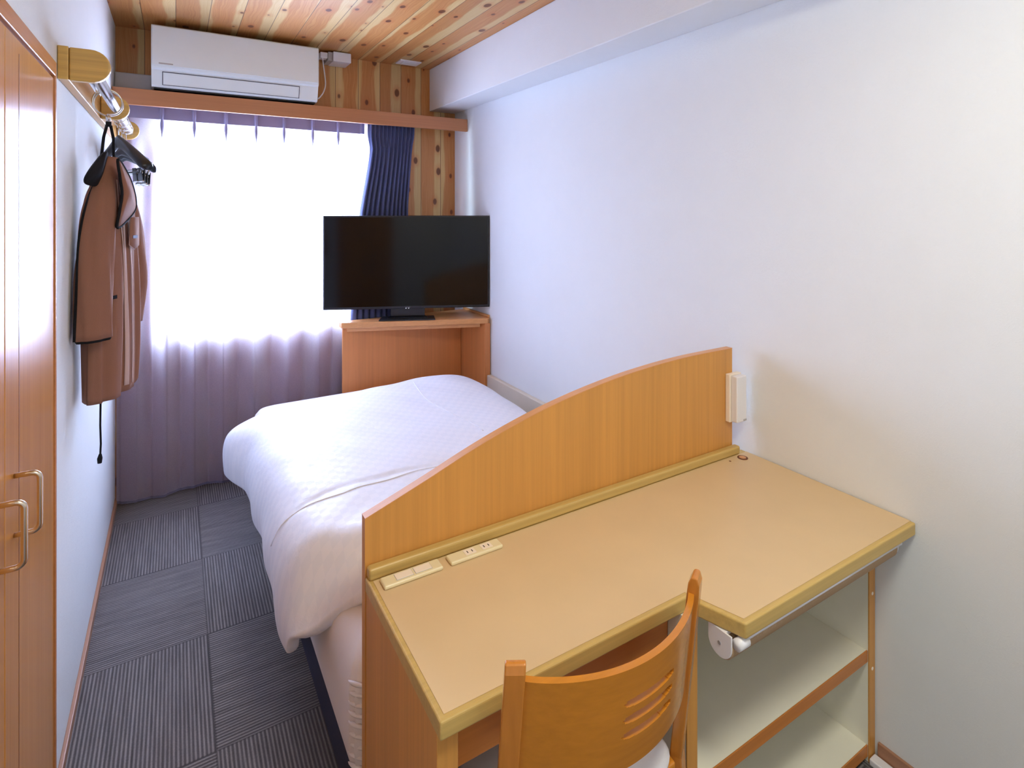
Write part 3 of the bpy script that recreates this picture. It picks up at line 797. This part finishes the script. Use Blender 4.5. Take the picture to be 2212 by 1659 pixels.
# open shelf unit on the right
su = [('shelf_side', .902, .932), ('shelf_side', 1.614, 1.643)]
for nme, a, b in su:
    so = obj(nme, box(BM(), a, b, .802, 1.224, 0, .6575), M['cream'], dk)
    obj('edge_strip', box(BM(), a-.0005, b+.0005, .7985, .8018, 0, .6572), M['desk_wood'], so, bevel=.0005)
for z in (.272, .015):
    so = obj('shelf', box(BM(), .9325, 1.6135, .806, 1.210, z, z+.03), M['cream'], dk)
    obj('edge_strip', box(BM(), .9325, 1.6135, .8025, .8058, z-.0005, z+.0305), M['desk_wood_x'], so, bevel=.0005)
obj('shelf_back', box(BM(), .9325, 1.6135, 1.2105, 1.2240, .0, .6575), M['cream'], dk)
obj('kick_strip', box(BM(), .94, 1.61, .83, .84, 0, .0145), M['desk_wood_x'], dk)
for z in (.455, .25):
    obj('screw_cap', tube(BM(), [(1.629,.7985,z),(1.629,.7975,z)], .0045, 10), M['socket_white'], dk)

def plate(name, label, x0, x1, y0, y1, kind):
    t = thing(name, label, 'switch' if kind == 's' else 'power outlet', ((x0+x1)/2, (y0+y1)/2, .691))
    obj('housing', box(BM(), x0, x1, y0, y1, .6912, .7005), M['ivory'], t, bevel=.004, seg=3)
    L = x1-x0; c = (y0+y1)/2
    for f in ((.36, .68) if kind == 's' else (.40, .72)):
        cx = x0+L*f; hw = .019 if kind == 's' else .0135
        ins = obj('rocker' if kind == 's' else 'socket', box(BM(), cx-hw, cx+hw, c-.0105, c+.0105, .7006, .7018 if kind == 's' else .7012), M['socket_white'], t, bevel=.0006)
        if kind != 's':
            bm = BM()
            for q in (-.006, .006): box(bm, cx+q-.001, cx+q+.001, c-.004, c+.004, .7012, .7015)
            obj('slots', bm, M['dark'], ins)
        else:
            obj('rocker_gap', box(BM(), cx-hw-.0008, cx+hw+.0008, c-.0113, c+.0113, .7005, .7008), M['grey_plastic'], ins)
plate('rocker_switch', 'ivory double rocker switch at the left end of the desk top', .380, .516, 1.155, 1.191, 's')
plate('power_outlet', 'ivory double power outlet on the desk top right of the rocker switch', .536, .672, 1.156, 1.190, 'o')
cb = thing('wall_control', 'narrow white upright control box on the right end of the arched desk panel', 'control box', (1.60, 1.2, .80))
obj('back_box', box(BM(), 1.566, 1.625, 1.208, 1.2250, .800, .958), M['socket_white'], cb, bevel=.002)
obj('cover', box(BM(), 1.572, 1.622, 1.184, 1.2078, .803, .955), M['white_plastic'], cb, bevel=.004)
obj('button', box(BM(), 1.604, 1.618, 1.1825, 1.1842, .806, .812), M['grey_plastic'], cb, bevel=.0005)

# ribbed lamp tube under the desk front
lt = thing('desk_lamp_tube', 'ribbed lamp tube in white end brackets mounted under the right front edge of the desk', 'lamp', (1.25, .74, .60))
def bracket(x, w=.004):
    cz, cy, r = .630, .748, .028
    pts = [(x, cy-r, .6575), (x, cy-r, cz)] + [(x, cy-r*math.cos(k*PI/16), cz-r*math.sin(k*PI/16)) for k in range(1, 16)] + [(x, cy+r, cz), (x, cy+r, .6575)]
    return prism(BM(), pts, (w, 0, 0))
for x in (.938, 1.596):
    o = obj('end_bracket', bracket(x), M['white_plastic'], lt, bevel=.001)
obj('bracket_plate', box(BM(), .942, 1.596, .735, .762, .6500, .6574), M['white_plastic'], lt, bevel=.001)
rings = []
for i in range(0, 261):
    x = .9425 + (1.5955-.9425)*i/260; r = .0255 + (.0010 if i % 2 else 0)
    rings.append([(x, .747+r*math.cos(2*PI*k/20), .6245+r*math.sin(2*PI*k/20)) for k in range(20)])
obj('ribbed_diffuser', loft(BM(), rings, caps=True), M['glow'], lt, smooth=False)
obj('front_rod', tube(BM(), [(.955,.714,.648),(1.592,.714,.648)], .0055, 14), M['white_plastic'], lt, smooth=True)
obj('rod_cap', tube(BM(), [(.946,.714,.643),(.975,.714,.643)], .0115, 14), M['white_plastic'], lt, smooth=True)
obj('screw', tube(BM(), [(.9368,.748,.630),(.9379,.748,.630)], .004, 10), M['alu'], lt)
tag(obj('floor_conduit', box(BM(), 1.607, 1.636, .60, .796, 0, .018), M['white_plastic'], bevel=.003), 'white cable conduit on the floor against the right wall baseboard', 'conduit')

# ---------------------------------------------------------------- chair
ch = thing('dining_chair', 'honey-stained wooden chair with curved slotted back and white seat at the desk', 'chair', (.66, .9, 0))
def posty(z): return .752 - (.80-z)*-.0 + (.80-z)*.125 if z > .42 else .752+.38*.125 - (.42-z)*.10
XA, XB = .452, .860
def post(xc, turn=0.0):
    rings = []
    zs = [0, .2, .42, .5, .6, .7, .76, .785, .797, .80]
    for z in zs:
        hw = .0165; hd = .0115
        if z > .78: f = math.sqrt(max(0, 1-((z-.775)/.026)**2)); hd2 = max(.003, hd*f)
        else: hd2 = hd
        y = posty(z) - .012
        c_, s_ = math.cos(turn), math.sin(turn)
        rings.append([(xc+a*c_-b*s_, y+a*s_+b*c_, z) for a, b in ((-hw,-hd2),(hw,-hd2),(hw,hd2),(-hw,hd2))])
    return loft(BM(), rings, caps=True)
for xc in (XA, XB):
    obj('back_leg', post(xc, math.radians(-30 if xc == XA else 30)), M['chair_wood_z'], ch, bevel=.004, seg=3)
SAG = .072
def back_f(u, v):
    x = XA+.012 + u*(XB-XA-.024); q = 2*u-1
    zb = .515 + .05*(1-q*q)*0; zt = .768
    zlow = .585
    z = zlow + (zt-zlow)*v
    y = posty(z) - .012 - SAG*(1-q*q)**.9 - .002
    return (x, y, z)
def slot(u, v):
    z = .585 + .183*v
    uu = (u-.56)/.155
    for zc in (.705, .676, .647):
        if abs(z-zc) < (.0078)*math.sqrt(max(0, 1-abs(uu)**6)): return True
    return False
obj('curved_backrest', grid(BM(), 80, 150, back_f, slot), M['chair_wood'], ch, smooth=False, solid=(.011, 0))
obj('seat_frame', prism(BM(), [(.476,.768,.395),(.836,.768,.395),(.875,1.18,.395),(.437,1.18,.395)], (0,0,.03)), M['chair_wood'], ch, bevel=.005, seg=3)
bm = BM()
def seat_ring(z, i):
    out = []
    P = [(.480+i,.752+i),(.832-i,.752+i),(.868-i,1.19-i),(.444+i,1.19-i)]
    r = .05
    for k, (cx, cy) in enumerate([(P[1][0]-r,P[1][1]+r),(P[2][0]-r,P[2][1]-r),(P[3][0]+r,P[3][1]-r),(P[0][0]+r,P[0][1]+r)]):
        a0 = -PI/2 + k*PI/2
        for j in range(7):
            a = a0+PI/2*j/6; out.append((cx+r*math.cos(a), cy+r*math.sin(a), z))
    return out
loft(bm, [seat_ring(z, i) for z, i in ((.4255,.012),(.432,.002),(.447,0),(.458,.008),(.465,.03),(.468,.08))], caps=True)
obj('seat', bm, M['cushion'], ch, smooth=True)
for x, y in ((.458, 1.165), (.853, 1.165)):
    bm = BM(); loft(bm, [[(x-w_, y-w_, z), (x+w_, y-w_, z), (x+w_, y+w_, z), (x-w_, y+w_, z)] for z, w_ in ((0,.013),(.3945,.018))], caps=True)
    obj('front_leg', bm, M['chair_wood_z'], ch, bevel=.003)
for x in (.455, .857):
    obj('side_stretcher', box(BM(), x-.008, x+.008, .80, 1.147, .18, .205), M['chair_wood'], ch, bevel=.003)

# ---------------------------------------------------------------- light
cl = thing('ceiling_lamp', 'round warm white ceiling lamp above the entrance end of the room', 'lamp', (.65, .05, H-.05))
obj('lamp_base', tube(BM(), [(.65,.05,H-.001),(.65,.05,H-.03)], .15, 40), M['white_plastic'], cl, bevel=.004)
ld = bpy.data.lights.new('lamp_light', 'AREA'); ld.shape = 'DISK'; ld.size = .45; ld.energy = 23; ld.color = (.93, .92, .79)
lo = bpy.data.objects.new('lamp_light', ld); COL.objects.link(lo); lo.location = (.65, .05, H-.045); attach(lo, cl)

wl = bpy.data.lights.new('sky_light', 'AREA'); wl.shape = 'RECTANGLE'; wl.size = 1.15; wl.size_y = 1.2; wl.energy = 205; wl.color = (.72, .90, 1.10)
wo = bpy.data.objects.new('sky_light', wl); COL.objects.link(wo); wo.location = ((WX0+WX1)/2, YB+.30, (WZ0+WZ1)/2+.05)
wo.rotation_euler = (math.radians(-90), 0, 0)
wd = bpy.data.worlds.new('sky'); scn.world = wd; wd.use_nodes = True
bg = wd.node_tree.nodes.get('Background') or wd.node_tree.nodes.new('ShaderNodeBackground')
bg.inputs[0].default_value = (.72, .88, 1.06, 1); bg.inputs[1].default_value = 5.0

# ---------------------------------------------------------------- camera
cam = bpy.data.cameras.new('camera'); co = bpy.data.objects.new('camera', cam); COL.objects.link(co)
cam.sensor_fit = 'HORIZONTAL'; cam.sensor_width = 36; cam.lens = 36*1206/2212
cam.shift_x = 0; cam.shift_y = -(829.5-455)/2212
cam.clip_start = .02
co.location = (0, 0, 1.5); co.rotation_euler = (PI/2, 0, math.radians(-31.05))
scn.camera = co

scn.view_settings.view_transform = 'Standard'
scn.view_settings.look = 'None'
scn.view_settings.exposure = 0
scn.cycles.max_bounces = 10; scn.cycles.diffuse_bounces = 6; scn.cycles.transparent_max_bounces = 12
scn.cycles.use_denoising = True
scn.cycles.sample_clamp_indirect = 6
